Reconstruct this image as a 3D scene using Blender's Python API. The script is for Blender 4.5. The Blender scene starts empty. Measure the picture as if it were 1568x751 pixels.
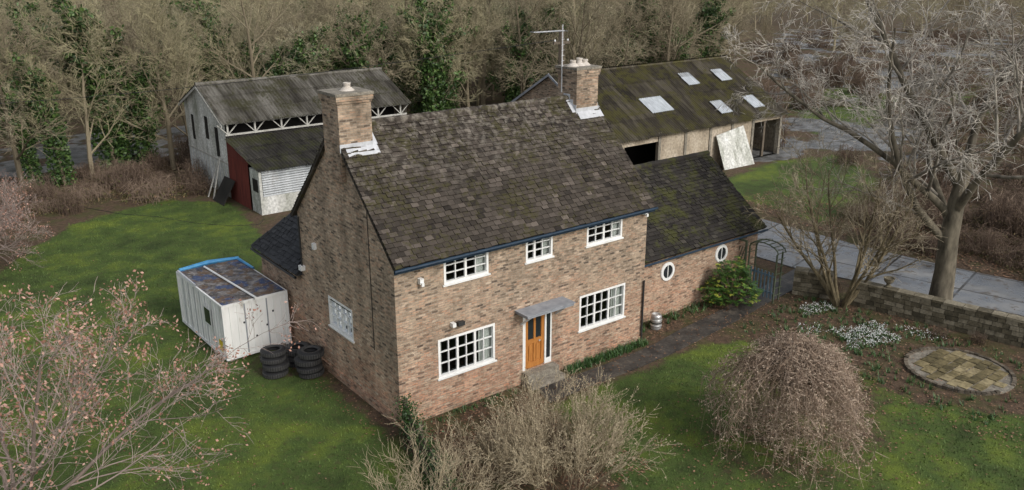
import bpy, math, random
import numpy as np
from mathutils import Vector, Matrix, Quaternion
random.seed(7); rng=np.random.default_rng(7)
SC=bpy.context.scene
V=Vector
def U(a,b): return random.uniform(a,b)

# ---------------------------------------------------------------- materials
class NT:
    def __init__(s,name,rough=0.8,spec=0.3):
        s.m=bpy.data.materials.new(name); s.m.use_nodes=True; s.t=s.m.node_tree
        s.b=s.t.nodes['Principled BSDF']; s.b.inputs['Roughness'].default_value=rough
        s.b.inputs['Specular IOR Level'].default_value=spec
        s.tc=s.t.nodes.new('ShaderNodeTexCoord')
    def set(s,sock,v):
        if isinstance(v,bpy.types.NodeSocket): s.t.links.new(v,sock)
        else: sock.default_value=v
    def n(s,typ,inp=None,**kw):
        nd=s.t.nodes.new(typ)
        for k,v in kw.items(): setattr(nd,k,v)
        if inp:
            for k,v in inp.items(): s.set(nd.inputs[k],v)
        return nd
    def obj(s,scale=(1,1,1)):
        if scale==(1,1,1): return s.tc.outputs['Object']
        return s.n('ShaderNodeMapping',{'Vector':s.tc.outputs['Object'],'Scale':scale}).outputs[0]
    def noise(s,scale,detail=4,vec=None,rough=0.6):
        return s.n('ShaderNodeTexNoise',{'Vector':vec or s.obj(),'Scale':scale,'Detail':detail,'Roughness':rough}).outputs[0]
    def ramp(s,fac,stops):
        r=s.n('ShaderNodeValToRGB',{'Fac':fac}); e=r.color_ramp.elements
        while len(e)<len(stops): e.new(0.5)
        for i,(p,c) in enumerate(stops):
            e[i].position=p
            if not hasattr(c,'__len__'): c=(c,c,c)
            e[i].color=(c[0],c[1],c[2],1)
        return r.outputs[0]
    def mix(s,fac,a,b,mode='MIX'):
        nd=s.n('ShaderNodeMix',data_type='RGBA',blend_type=mode)
        s.set(nd.inputs[0],fac)
        for i,c in ((6,a),(7,b)):
            if isinstance(c,(tuple,list)): c=(c[0],c[1],c[2],1)
            s.set(nd.inputs[i],c)
        return nd.outputs[2]
    def math(s,op,a,b=0.0,clamp=False):
        nd=s.n('ShaderNodeMath',operation=op,use_clamp=clamp); s.set(nd.inputs[0],a); s.set(nd.inputs[1],b); return nd.outputs[0]
    def attr(s,name): return s.n('ShaderNodeAttribute',attribute_name=name)
    def col(s,c):
        if isinstance(c,(tuple,list)): c=(c[0],c[1],c[2],1)
        s.set(s.b.inputs['Base Color'],c)
    def bump(s,h,strength=0.4,dist=0.02):
        s.set(s.b.inputs['Normal'],s.n('ShaderNodeBump',{'Height':h,'Strength':strength,'Distance':dist}).outputs[0])

def noisy(name,stops,scale=3,detail=4,rough=0.85,bump=0.3,dist=0.02,stretch=(1,1,1),rnd=False,fine=None,metal=0,spec=0.3):
    m=NT(name,rough,spec); v=m.obj(stretch)
    f=m.noise(scale,detail,v)
    if rnd:
        a=m.attr('rnd').outputs['Fac']
        f=m.math('ADD',m.math('MULTIPLY',f,0.6),m.math('MULTIPLY',a,0.4))
    c=m.ramp(f,stops)
    if fine:
        g=m.noise(fine,3); c=m.mix(0.8,c,m.ramp(g,[(0.3,0.55),(0.7,1.35)]),'MULTIPLY')
    m.col(c); m.b.inputs['Metallic'].default_value=metal
    if bump: m.bump(m.noise(scale*6,3,v),bump,dist)
    return m.m
def rndmat(name,stops,rough=.8,inst=False,spec=.2,mott=0):
    m=NT(name,rough,spec); f=m.attr('rnd').outputs['Fac']
    if inst:
        oi=m.n('ShaderNodeObjectInfo').outputs['Random']
        f=m.math('ADD',m.math('MULTIPLY',f,.5),m.math('MULTIPLY',oi,.5))
    c=m.ramp(f,stops)
    if mott:
        c=m.mix(1,c,m.ramp(m.noise(mott,4,m.obj((1,1,.35))),[(.32,.35),(.5,.9),(.68,1.5)]),'MULTIPLY')
        m.bump(m.noise(mott*2,3,m.obj((1,1,.3))),.6,.03)
    m.col(c)
    return m.m

def brick_mat(name,lower,weather,gain=1.0):
    m=NT(name,0.9,0.2)
    uv=m.n('ShaderNodeUVMap').outputs[0]
    br=m.n('ShaderNodeTexBrick',{'Vector':uv,'Color1':(0,0,0,1),'Color2':(1,1,1,1),'Mortar':(.5,.5,.5,1),'Scale':1.0,'Mortar Size':0.008,'Mortar Smooth':0.1,'Bias':0.0,'Brick Width':0.215,'Row Height':0.072})
    k=lambda t:tuple(q*gain for q in t)
    up=m.ramp(br.outputs[0],[(0,k((.12,.090,.070))),(.13,k((.26,.195,.14))),(.4,k((.37,.28,.20))),(.62,k((.44,.335,.24))),(.82,k((.42,.275,.185))),(1,k((.50,.39,.29)))])
    lo=m.ramp(br.outputs[0],[(0,k((.18,.11,.08))),(.12,k((.39,.22,.145))),(.4,k((.53,.305,.20))),(.65,k((.51,.37,.26))),(.85,k((.57,.275,.165))),(1,k((.56,.44,.33)))])
    z=m.n('ShaderNodeSeparateXYZ',{0:m.obj()}).outputs[2]
    n1=m.noise(0.7,4)
    f=m.math('ADD',m.math('MULTIPLY',z,-0.28),m.math('ADD',m.math('MULTIPLY',n1,1.7),lower))
    f=m.math('MULTIPLY',f,1.0,True)
    c=m.mix(f,up,lo)
    c=m.mix(br.outputs[1],c,k((.32,.275,.215)))
    c=m.mix(1.0,c,m.ramp(m.noise(7,2,m.obj((1,1,2.2))),[(.32,.66),(.5,1.0),(.68,1.22)]),'MULTIPLY')
    n2=m.noise(1.3,5,m.obj((1,1,.5)))
    c=m.mix(1.0,c,m.ramp(n2,[(.3,weather),(.62,1.05)]),'MULTIPLY')
    m.col(c); m.bump(m.math('SUBTRACT',m.noise(40,2),br.outputs[1]),0.5,0.01)
    return m.m

MB_FRONT=brick_mat('brick_front',0.12,0.70,0.92)
MB_SIDE=brick_mat('brick_gable',0.0,0.55,1.12)
MB_CHIM=brick_mat('brick_chimney',1.2,0.5,.95)

def tile_mat():
    m=NT('stone_roof_tile',0.85,0.25)
    r=m.attr('rnd').outputs['Fac']
    c=m.ramp(r,[(0,(.020,.016,.013)),(.35,(.042,.034,.027)),(.7,(.066,.054,.044)),(1,(.125,.103,.086))])
    z=m.n('ShaderNodeSeparateXYZ',{0:m.obj()}).outputs[2]
    hi=m.math('MULTIPLY',m.math('SUBTRACT',z,6.2),0.40,True)
    lich=m.math('MULTIPLY',m.ramp(m.noise(5,4),[(.47,0),(.64,1)]),m.math('ADD',m.math('MULTIPLY',hi,.7),.05))
    c=m.mix(lich,c,(.24,.215,.18))
    moss=m.ramp(m.math('ADD',m.math('MULTIPLY',m.noise(1.2,4),.5),m.math('MULTIPLY',m.noise(9,3),.5)),[(.51,0),(.59,.85)])
    c=m.mix(moss,c,(.050,.045,.017))
    m.col(c); m.bump(m.noise(25,3),.6,.015); return m.m
M_TILE=tile_mat()
def annextile():
    m=NT('mossy_roof_tile',0.85,0.25)
    r=m.attr('rnd').outputs['Fac']
    c=m.ramp(r,[(0,(.014,.012,.011)),(.5,(.030,.026,.023)),(1,(.060,.053,.044))])
    moss=m.ramp(m.math('ADD',m.math('MULTIPLY',m.noise(1.6,5),.6),m.math('MULTIPLY',m.noise(10,3),.4)),[(.49,0),(.59,.85)])
    c=m.mix(moss,c,(.056,.058,.016)); m.col(c); m.bump(m.noise(25,3),.6,.015); return m.m
M_TILE2=annextile()
M_SLATE=rndmat('slate_tile',[(0,(.020,.021,.023)),(1,(.050,.052,.056))],.7)
M_WHITE=noisy('white_paint',[(.3,(.68,.68,.66)),(.7,(.80,.80,.78))],4,rough=.5,bump=0)
M_LEAD=noisy('lead_flashing',[(.3,(.40,.41,.43)),(.7,(.56,.57,.59))],6,rough=.5,bump=.2)
M_LEADD=noisy('lead_grey',[(.3,(.20,.215,.24)),(.7,(.33,.345,.37))],3,rough=.5,bump=.2)
M_GUT=noisy('blue_gutter',[(.3,(.012,.026,.045)),(.7,(.022,.045,.075))],3,rough=.5,bump=0)
M_BLACK=noisy('black_plastic',[(.3,(.02,.02,.02)),(.7,(.04,.04,.04))],3,rough=.5,bump=0)
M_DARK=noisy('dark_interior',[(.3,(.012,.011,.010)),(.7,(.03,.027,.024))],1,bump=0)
M_POT=noisy('clay_pot',[(.3,(.46,.41,.35)),(.7,(.60,.56,.51))],5)
M_MORT=noisy('mortar_cap',[(.3,(.14,.125,.10)),(.7,(.30,.27,.22))],6,fine=20)
M_DOOR=noisy('varnished_door',[(.3,(.34,.13,.032)),(.7,(.49,.215,.06))],3,stretch=(12,12,1),rough=.35,bump=.1)
M_STONE=noisy('garden_stone',[(.3,(.060,.052,.034)),(.5,(.14,.12,.08)),(.7,(.25,.22,.16))],3,rnd=True,fine=14)
M_CURT=noisy('curtain_cloth',[(.3,(.50,.49,.45)),(.7,(.65,.64,.60))],3,stretch=(14,1,1))
M_RG=noisy('dark_glass',[(.3,(.015,.018,.02)),(.7,(.03,.035,.04))],1,rough=.08,bump=0,spec=.5)
M_MET=noisy('aluminium',[(.3,(.45,.46,.47)),(.7,(.6,.6,.6))],3,rough=.4,bump=0)
def glass():
    m=NT('window_glass'); t=m.t
    gl=m.n('ShaderNodeBsdfGlossy',{'Color':(.8,.85,.9,1),'Roughness':.03}); tr=m.n('ShaderNodeBsdfTransparent',{'Color':(.8,.85,.85,1)})
    fr=m.n('ShaderNodeFresnel',{'IOR':1.42})
    mx=m.n('ShaderNodeMixShader',{0:fr.outputs[0],1:tr.outputs[0],2:gl.outputs[0]})
    t.links.new(mx.outputs[0],t.nodes['Material Output'].inputs[0]); return m.m
M_GLASS=glass()

# ---------------------------------------------------------------- mesh builder
class MB:
    def __init__(s): s.v=[];s.f=[];s.m=[];s.c=[];s.mats=[]
    def mi(s,mat):
        if mat not in s.mats: s.mats.append(mat)
        return s.mats.index(mat)
    def face(s,pts,mat,c=.5):
        i=len(s.v); s.v.extend([tuple(p) for p in pts]); s.f.append(tuple(range(i,i+len(pts)))); s.m.append(s.mi(mat)); s.c.append(c)
    def obox(s,o,a,b,c,mat,r=.5):
        o=V(o);a=V(a);b=V(b);c=V(c)
        p=[o,o+a,o+a+b,o+b,o+c,o+a+c,o+a+b+c,o+b+c]
        i=len(s.v); s.v.extend([tuple(q) for q in p]); k=s.mi(mat)
        for f in ((3,2,1,0),(4,5,6,7),(0,1,5,4),(1,2,6,5),(2,3,7,6),(3,0,4,7)):
            s.f.append(tuple(i+j for j in f)); s.m.append(k); s.c.append(r)
    def box(s,x0,x1,y0,y1,z0,z1,mat,r=.5): s.obox((x0,y0,z0),(x1-x0,0,0),(0,y1-y0,0),(0,0,z1-z0),mat,r)
    def tube(s,pts,rad,sides,mat,c=.5,cap=False):
        k=s.mi(mat); n=len(pts); i0=len(s.v)
        for j in range(n):
            d=(pts[min(j+1,n-1)]-pts[max(j-1,0)])
            if d.length<1e-6: d=V((0,0,1))
            d.normalize()
            a=d.cross(V((0,0,1))) if abs(d.z)<.9 else d.cross(V((1,0,0)))
            a.normalize(); b=d.cross(a)
            for q in range(sides):
                t=2*math.pi*q/sides; w=pts[j]+(a*math.cos(t)+b*math.sin(t))*rad[j]; s.v.append((w.x,w.y,w.z))
        for j in range(n-1):
            for q in range(sides):
                q2=(q+1)%sides
                s.f.append((i0+j*sides+q,i0+j*sides+q2,i0+(j+1)*sides+q2,i0+(j+1)*sides+q)); s.m.append(k); s.c.append(c)
        if cap:
            s.f.append(tuple(i0+(n-1)*sides+q for q in range(sides))); s.m.append(k); s.c.append(c)
            s.f.append(tuple(i0+q for q in range(sides))); s.m.append(k); s.c.append(c)
    def rev(s,c,prof,sides,mat,r=.5,tilt=(0,0)):
        k=s.mi(mat); i0=len(s.v); n=len(prof)
        for (rr,z) in prof:
            for q in range(sides):
                t=2*math.pi*q/sides; x=rr*math.cos(t); y=rr*math.sin(t)
                s.v.append((c[0]+x,c[1]+y,c[2]+z+x*tilt[0]+y*tilt[1]))
        for j in range(n-1):
            for q in range(sides):
                q2=(q+1)%sides
                s.f.append((i0+j*sides+q,i0+j*sides+q2,i0+(j+1)*sides+q2,i0+(j+1)*sides+q)); s.m.append(k); s.c.append(r)
    def leaf(s,p,size,mat,c=.5,flat=False):
        if flat:
            t=U(0,6.28); a=V((math.cos(t),math.sin(t),U(-.2,.2)))*size; b=V((-math.sin(t),math.cos(t),U(-.2,.2)))*size*.6
        else:
            a=V((U(-1,1),U(-1,1),U(-1,1))).normalized(); b=a.cross(V((U(-1,1),U(-1,1),U(-1,1)))).normalized(); a=a*size; b=b*size*.6
        p=V(p); s.face((p-a,p+b,p+a,p-b),mat,c)
    def mesh(s,name,smooth=False):
        me=bpy.data.meshes.new(name); me.from_pydata(s.v,[],s.f)
        for m in s.mats: me.materials.append(m)
        me.polygons.foreach_set('material_index',s.m)
        nl=len(me.loops); lv=np.empty(nl,np.int32); me.loops.foreach_get('vertex_index',lv)
        co=np.array(s.v,dtype=np.float32)[lv]
        npoly=len(me.polygons); nor=np.empty(npoly*3,np.float32); me.polygons.foreach_get('normal',nor); nor=nor.reshape(-1,3)
        lt=np.empty(npoly,np.int32); me.polygons.foreach_get('loop_total',lt)
        ln=np.abs(np.repeat(nor,lt,axis=0)); uv=np.empty((nl,2),np.float32)
        hz=ln[:,2]>.8; sx=(~hz)&(ln[:,0]>ln[:,1]); sy=(~hz)&(~sx)
        uv[hz]=co[hz][:,:2]; uv[sx]=co[sx][:,1:3]; uv[sy]=co[sy][:,[0,2]]
        l=me.uv_layers.new(name='UVMap'); l.data.foreach_set('uv',uv.ravel())
        ca=me.color_attributes.new('rnd','FLOAT_COLOR','CORNER')
        cc=np.repeat(np.array(s.c,dtype=np.float32),lt); ca.data.foreach_set('color',np.stack([cc,cc,cc,np.ones_like(cc)],1).ravel())
        if smooth: me.polygons.foreach_set('use_smooth',[True]*npoly)
        return me
    def build(s,name,parent=None,smooth=False,loc=None,rot=None):
        return place(s.mesh(name,smooth),name,parent,loc,rot)
def place(me,name,parent=None,loc=None,rot=None,sc=None):
    o=bpy.data.objects.new(name,me); SC.collection.objects.link(o)
    if parent: o.parent=parent
    if loc: o.location=loc
    if rot is not None: o.rotation_euler=(0,0,rot)
    if sc: o.scale=sc
    return o
def empty(name,loc=(0,0,0)):
    e=bpy.data.objects.new(name,None); SC.collection.objects.link(e); e.location=loc; return e

def wall(mb,o,u,n,u0,u1,z0,z1,ops,mat,dep=.12):
    o=V(o);u=V(u);n=V(n)
    us=sorted(set([u0,u1]+[a for q in ops for a in q[:2]])); zs=sorted(set([z0,z1]+[a for q in ops for a in q[2:4]]))
    P=lambda a,z,d=0:o+u*a+V((0,0,z))-n*d
    for i in range(len(us)-1):
        for j in range(len(zs)-1):
            cu=(us[i]+us[i+1])/2;cz=(zs[j]+zs[j+1])/2
            if any(q[0]<cu<q[1] and q[2]<cz<q[3] for q in ops): continue
            mb.face((P(us[i],zs[j]),P(us[i+1],zs[j]),P(us[i+1],zs[j+1]),P(us[i],zs[j+1])),mat)
    for a,b,c,d in [q[:4] for q in ops]:
        mb.face((P(a,c),P(a,d),P(a,d,dep),P(a,c,dep)),mat); mb.face((P(b,c),P(b,d),P(b,d,dep),P(b,c,dep)),mat)
        mb.face((P(a,d),P(b,d),P(b,d,dep),P(a,d,dep)),mat); mb.face((P(a,c),P(b,c),P(b,c,dep),P(a,c,dep)),mat)

def window(mf,mg,o,u,n,a,b,c,d,cols,rows,muls=(),curt=True):
    o=V(o);u=V(u);n=V(n);z=V((0,0,1))
    def bx(x0,x1,z0,z1,d0,d1,mat=M_WHITE): mf.obox(o+u*x0+z*z0-n*d1,u*(x1-x0),n*(d1-d0),z*(z1-z0),mat)
    F=.075
    bx(a,a+F,c,d,-.01,.10);bx(b-F,b,c,d,-.01,.10);bx(a+F,b-F,d-F,d,-.01,.10);bx(a+F,b-F,c,c+F,-.01,.10)
    bx(a-.05,b+.05,c-.05,c-.002,-.05,.10)
    w=(b-a-2*F)/cols
    for i in range(1,cols):
        h=.038 if i in muls else .015
        x=a+F+w*i; bx(x-h,x+h,c+F,d-F,.035,.095)
    hh=(d-c-2*F)/rows
    for j in range(1,rows):
        zz=c+F+hh*j; bx(a+F,b-F,zz-.014,zz+.014,.04,.09)
    for i in range(cols):
        for j in range(rows):
            x0=a+F+w*i;x1=x0+w;z0=c+F+hh*j;z1=z0+hh;t=U(-.004,.004);t2=U(-.004,.004)
            mg.face((o+u*x0+z*z0-n*(.085+t),o+u*x1+z*z0-n*(.085-t),o+u*x1+z*z1-n*(.085-t2),o+u*x0+z*z1-n*(.085+t2)),M_GLASS)
    if curt:
        for (x0,x1) in ((a,a+.10*(b-a)),(b-.25*(b-a),b)):
            k=8
            for q in range(k):
                xa=x0+(x1-x0)*q/k; xb=x0+(x1-x0)*(q+1)/k; da=.15+.03*(q%2); db=.15+.03*((q+1)%2)
                mf.face((o+u*xa+z*(c-.1)-n*da,o+u*xb+z*(c-.1)-n*db,o+u*xb+z*(d+.1)-n*db,o+u*xa+z*(d+.1)-n*da),M_CURT)

def tiles(mb,o,u,v,n,L,S,tw,ex,mat,clip=None,jit=1.0):
    o=V(o);u=V(u).normalized();v=V(v).normalized();n=V(n).normalized()
    rows=int(S/ex)
    for j in range(rows+1):
        s0=j*ex; off=(j%2)*tw*.5
        if s0>S-.03: break
        x=-off; s1=min(s0+ex*1.3,S)
        while x<L:
            w=tw*U(.88,1.1); x0=max(x,0); x1=min(x+w-.012,L); x+=w
            if x1-x0<.05: continue
            if clip and not clip((x0+x1)/2,s0+ex*.5): continue
            dz=U(-.006,.012)*jit; ds=U(-.018,.014)*jit; h0=.062+dz+U(-.004,.012); h1=.010
            sag=-.03*math.sin(math.pi*min(1,max(0,x/L)))*(s0/S)+.012*math.sin(x*1.7+j*.3)
            A=o+u*x0+v*(s0+ds);B=o+u*x1+v*(s0+ds);C=o+u*x1+v*s1;D=o+u*x0+v*s1
            r=min(1,max(0,random.gauss(.45,.22)))
            tl=U(-.008,.008)*jit
            a1=A+n*(h0+tl+sag+.02);b1=B+n*(h0-tl+sag+.02);c1=C+n*(h1+.04+sag);d1=D+n*(h1+.04+sag)
            mb.face((a1,b1,c1,d1),mat,r); mb.face((A+n*.005,B+n*.005,b1,a1),mat,r*.3)
            mb.face((A,a1,d1,D),mat,r*.4); mb.face((B,b1,c1,C),mat,r*.4)

def ridge(mb,p0,p1,mat,r=.13,step=.42):
    p0=V(p0);p1=V(p1);L=(p1-p0).length;k=int(L/step);d=(p1-p0)/k
    side=d.cross(V((0,0,1))).normalized(); up=side.cross(d).normalized()
    if up.z<0: up=-up
    for i in range(k):
        a=p0+d*i; b=p0+d*(i+.97); c=min(1,max(0,random.gauss(.5,.22))); j=U(-.01,.01)
        for q in range(6):
            t0=-.3+q*(math.pi+.6)/6; t1=-.3+(q+1)*(math.pi+.6)/6
            f=lambda P,t,rr:P+side*math.cos(t)*rr+up*(math.sin(t)*rr+j)
            mb.face((f(a,t0,r),f(b,t0,r+.012),f(b,t1,r+.012),f(a,t1,r)),mat,c)
def rod(m,a,b,r=.012,mat=None,s=5): m.tube([V(a),V(b)],[r,r],s,mat or M_MET)

# ================================================================= HOUSE
L=10.0; D=6.2; EZ=5.25; RZ=8.40; sl=(RZ-EZ)/(D/2)
house=empty('brick_house')
mb=MB(); mf=MB(); mg=MB()
FO=(0,0,0);X=(1,0,0);Y=(0,1,0);NF=(0,-1,0)
wins=[(1.63,3.22,4.10,4.97,4,3,(2,)),(4.65,5.73,4.12,4.97,3,3,(1,)),(7.19,8.80,4.13,4.98,4,3,(2,)),(1.36,3.44,1.17,2.42,6,3,(2,4)),(6.95,9.07,1.17,2.42,6,3,(2,4))]
wall(mb,FO,X,NF,0,L,0,EZ,[w[:4] for w in wins]+[(4.55,5.75,.42,2.42)],MB_FRONT)
for w in wins: window(mf,mg,FO,X,NF,*w)
sw=(2.68,4.30,1.80,2.83)
wall(mb,FO,Y,(-1,0,0),0,D,0,EZ,[sw],MB_SIDE)
window(mf,mg,FO,Y,(-1,0,0),*sw,4,3,(2,),False)
mb.face(((0,0,EZ),(0,D,EZ),(0,D/2,RZ-.04)),MB_SIDE); mb.face(((L,0,EZ),(L,D,EZ),(L,D/2,RZ-.04)),MB_SIDE)
mb.face(((L,0,0),(L,D,0),(L,D,EZ),(L,0,EZ)),MB_SIDE); mb.face(((0,D,0),(L,D,0),(L,D,EZ),(0,D,EZ)),MB_SIDE)
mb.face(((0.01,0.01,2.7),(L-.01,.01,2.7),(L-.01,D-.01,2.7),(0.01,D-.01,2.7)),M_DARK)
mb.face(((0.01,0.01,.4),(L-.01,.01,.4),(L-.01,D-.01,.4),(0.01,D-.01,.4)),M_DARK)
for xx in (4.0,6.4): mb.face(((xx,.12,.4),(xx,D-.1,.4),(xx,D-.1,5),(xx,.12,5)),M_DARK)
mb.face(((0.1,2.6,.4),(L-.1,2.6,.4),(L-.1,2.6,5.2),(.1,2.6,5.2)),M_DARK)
mb.box(-.003,8,D+.002,9.8,0,2.95,MB_FRONT)
mb.box(-.05,-.001,.02,9.78,-.05,.30,MB_CHIM); mb.box(-.05,L,-.04,-.001,-.05,.17,MB_CHIM)
wall(mb,(0,1.0,0),X,NF,L,17.8,0,2.62,[],MB_FRONT)
mb.face(((17.8,1,0),(17.8,7.2,0),(17.8,7.2,2.6),(17.8,1,2.6)),MB_FRONT); mb.face(((17.8,1,2.6),(17.8,7.2,2.6),(17.8,4.1,4.95)),MB_FRONT)
mb.face(((L,7.2,0),(17.8,7.2,0),(17.8,7.2,2.6),(L,7.2,2.6)),MB_FRONT)
mb.build('walls',house)
def ringwin(cx,cz):
    m2=MB(); m2.rev((0,0,0),[(.26,-.02),(.26,.05),(.36,.05),(.38,.02),(.38,-.02)],28,M_WHITE)
    m2.v=[(cx+a,1.0-c,cz+b) for a,b,c in m2.v]
    k=mf.mi(M_WHITE); i0=len(mf.v); mf.v+=m2.v
    for f in m2.f: mf.f.append(tuple(i0+q for q in f)); mf.m.append(k); mf.c.append(.5)
    mf.face([(cx+.27*math.cos(t*math.pi/12),.985,cz+.27*math.sin(t*math.pi/12)) for t in range(24)],M_RG)
    mf.box(cx-.015,cx+.015,.957,.982,cz-.27,cz+.27,M_WHITE)
ringwin(12.34,1.8); ringwin(15.48,1.86)
mf.box(4.55,4.66,.0,.10,.42,2.42,M_WHITE); mf.box(5.46,5.75,.0,.10,.42,2.42,M_WHITE); mf.box(4.66,5.46,.0,.10,2.34,2.42,M_WHITE)
mf.box(5.53,5.69,-.004,-.001,.62,2.32,M_RG)
mf.box(4.66,5.46,.06,.10,.42,2.34,M_DOOR)
for x0,x1 in ((4.66,4.78),(5.34,5.46),(5.02,5.10)): mf.box(x0,x1,.03,.06,.46,2.30,M_DOOR)
for z0,z1 in ((.43,.62),(1.28,1.42),(2.22,2.33)): mf.box(4.78,5.34,.028,.059,z0,z1,M_DOOR)
for x0,x1 in ((4.80,5.01),(5.11,5.32)):
    mf.box(x0,x1,.045,.059,1.44,2.20,M_RG); mf.box(x0+.03,x1-.03,.04,.058,.68,1.22,M_DOOR)
mf.box(5.22,5.27,-.01,.03,1.30,1.35,M_LEAD)
mf.box(4.50,5.80,-.35,-.042,.18,.41,M_MORT); mf.box(4.45,5.85,-.62,-.043,.0,.18,M_MORT)
mf.build('windows_and_door',house); mg.build('glazing',house)
mc=MB()
mc.box(4.25,6.15,-.62,-.003,2.52,2.60,M_LEADD); mc.box(4.22,6.18,-.65,-.004,2.60,2.63,M_LEADD)
for xx in (4.45,5.9): mc.obox((xx,-.50,2.45),(.06,0,0),(0,.50,-.40),(0,.0,.07),M_WHITE)
mc.build('door_canopy',house)
rb=MB(); ov=.12; n1=V((0,-sl,1)).normalized(); n2=V((0,sl,1)).normalized(); v1=V((0,1,sl)).normalized(); v2=V((0,-1,sl)).normalized()
ey=-.22; ez=EZ+ey*sl; SL=math.hypot(D/2-ey,RZ-ez)
rb.obox(V((-ov,ey,ez))-n1*.06,(L+2*ov,0,0),v1*SL,n1*.062,M_TILE,.3)
rb.obox(V((-ov,D-ey,ez))-n2*.06,(L+2*ov,0,0),v2*SL,n2*.062,M_TILE,.3)
tiles(rb,(-ov,ey-.03,ez-.03),X,v1,n1,L+2*ov,SL+.04,.25,.158,M_TILE)
tiles(rb,(-ov,D-ey+.03,ez-.03),X,v2,n2,L+2*ov,SL+.04,.25,.158,M_TILE)
ridge(rb,(-ov,D/2,RZ-.01),(L+ov,D/2,RZ-.01),M_TILE)
sa=(5.0-2.55)/3.2; na=V((0,-sa,1)).normalized(); va=V((0,1,sa)).normalized(); nb=V((0,sa,1)).normalized(); vb=V((0,-1,sa)).normalized()
SA=math.hypot(3.3,3.3*sa)
rb.obox(V((L+.01,.8,2.50))-na*.06,(8.0,0,0),va*SA,na*.06,M_TILE2,.3); tiles(rb,(L+.01,.78,2.49),X,va,na,8.0,SA,.27,.165,M_TILE2)
rb.obox(V((L+.01,7.4,2.50))-nb*.06,(8.0,0,0),vb*SA,nb*.06,M_TILE2,.3); tiles(rb,(L+.01,7.42,2.49),X,vb,nb,8.0,SA,.27,.165,M_TILE2)
ridge(rb,(L,4.1,2.52+3.3*sa),(18.02,4.1,2.52+3.3*sa),M_TILE2)
H0=2.95; AX=(2.1,8.0,5.4)
def hiptri(a,b,c,mat):
    a=V(a);b=V(b);c=V(c); u=(b-a).normalized(); n=(b-a).cross(c-a).normalized()
    if n.z<0:n=-n
    v=n.cross(u)
    if v.z<0: v=-v
    W=(b-a).length; S=(c-a).dot(v); cu=(c-a).dot(u)
    rb.face((a,b,c),mat,.2)
    tiles(rb,a,u,v,n,W,S,.25,.17,mat,clip=lambda x,s:(cu*s/S)<x+.02<W-(W-cu)*s/S+.04)
hiptri((-.2,D+.01,H0),(-.2,10.0,H0),AX,M_SLATE)
rb.face(((-.2,10,H0),(8.2,10,H0),(8.2,8,5.4),AX),M_SLATE,.3); rb.face(((-.2,D,H0),(8.2,D,H0),(8.2,8,5.4),AX),M_SLATE,.3)
ridge(rb,(-.2,10.0,H0+.03),AX,M_SLATE,.1); ridge(rb,AX,(8.2,8,5.4),M_SLATE,.1)
rb.build('roof',house)
gm=MB()
gm.tube([V((-.15,ey-.09,ez-.05)),V((L+.15,ey-.09,ez-.05))],[.045,.045],8,M_GUT)
gm.box(-.12,L+.12,ey-.03,ey-.008,ez-.16,ez-.02,M_GUT)
gm.box(-.0,L,-.22,-.001,ez-.10,ez-.07,M_WHITE)
gm.tube([V((L+.1,.73,2.42)),V((18.05,.73,2.42))],[.045,.045],8,M_GUT)
gm.tube([V((L+.05,-.22,ez-.1)),V((L+.08,.5,ez-.45)),V((L+.1,.9,4.4)),V((L+.1,.9,2.9))],[.035]*4,6,M_GUT)
gm.tube([V((L-.05,-.06,2.3)),V((L-.05,-.06,0))],[.035]*2,6,M_BLACK)
gm.tube([V((-.25,D,H0-.05)),V((-.25,10.05,H0-.05))],[.05]*2,6,M_BLACK)
gm.tube([V((-.07,6.0,EZ-.2)),V((-.07,6.0,3.2))],[.03]*2,6,M_BLACK)
gm.tube([V((-.015,1.35,6.3)),V((-.015,1.35,2.0))],[.012]*2,4,M_BLACK)
for (x,z) in ((.75,4.35),(9.75,4.75)): gm.box(x,x+.12,-.14,-.001,z,z+.16,M_WHITE); gm.box(x+.02,x+.1,-.2,-.145,z-.05,z+.05,M_WHITE)
gm.box(2.02,2.25,-.14,-.001,2.72,2.84,M_BLACK); gm.box(1.80,1.92,-.16,-.001,2.75,2.87,M_WHITE)
gm.box(-.1,-.001,4.9,5.05,4.2,4.4,M_WHITE); gm.box(-.16,-.004,5.9,6.1,3.2,3.36,M_WHITE)
gm.build('gutters_and_fittings',house)
def chimney(x0,x1,y0,y1,top,pots):
    c=MB()
    c.box(x0,x1,y0,y1,6.9,top-.30,MB_CHIM)
    c.box(x0-.03,x1+.03,y0-.03,y1+.03,top-.30,top-.22,MB_CHIM); c.box(x0-.06,x1+.06,y0-.06,y1+.06,top-.22,top-.08,MB_CHIM)
    c.box(x0-.08,x1+.08,y0-.08,y1+.08,top-.08,top,M_MORT)
    zc=lambda y: RZ-abs(y-D/2)*sl
    for px,py,r,h in pots:
        c.rev((px,py,top),[(r+.12,0),(r+.02,.09),(r,.1),(r*.92,h-.06),(r*1.1,h-.05),(r*1.1,h),(r*.8,h),(r*.75,h-.1),(0,h-.1)],16,M_POT)
    c.box(x0-.012,x1+.012,y0-.015,y0-.001,zc(y0)-.02,zc(y0)+.22,M_LEAD)
    c.obox(V((max(x0,0)+.02,y0-.22,zc(y0-.22)+.09)),(x1-x0+.1-(.135 if x0<0 else 0),0,0),v1*.32,n1*.02,M_LEAD)
    for xx in (x1,) if x0<1 else (x0,x1):
        for i in range(6):
            w=(y1-y0)/6; ya=y0+i*w; zz=zc(ya+w/2)+.05+w*.5; c.box(xx-.014 if xx==x0 else xx+.001,xx-.001 if xx==x0 else xx+.014,ya,ya+w,zz-.2,zz+.12,M_LEAD)
            sx=-.16 if xx==x0 else .0
            c.obox(V((xx+sx,ya,zc(ya)+.095)),(.16,0,0),(0,w,(zc(ya+w)-zc(ya))),(0,0,.012),M_LEAD)
    return c.build('chimney',house)
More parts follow.
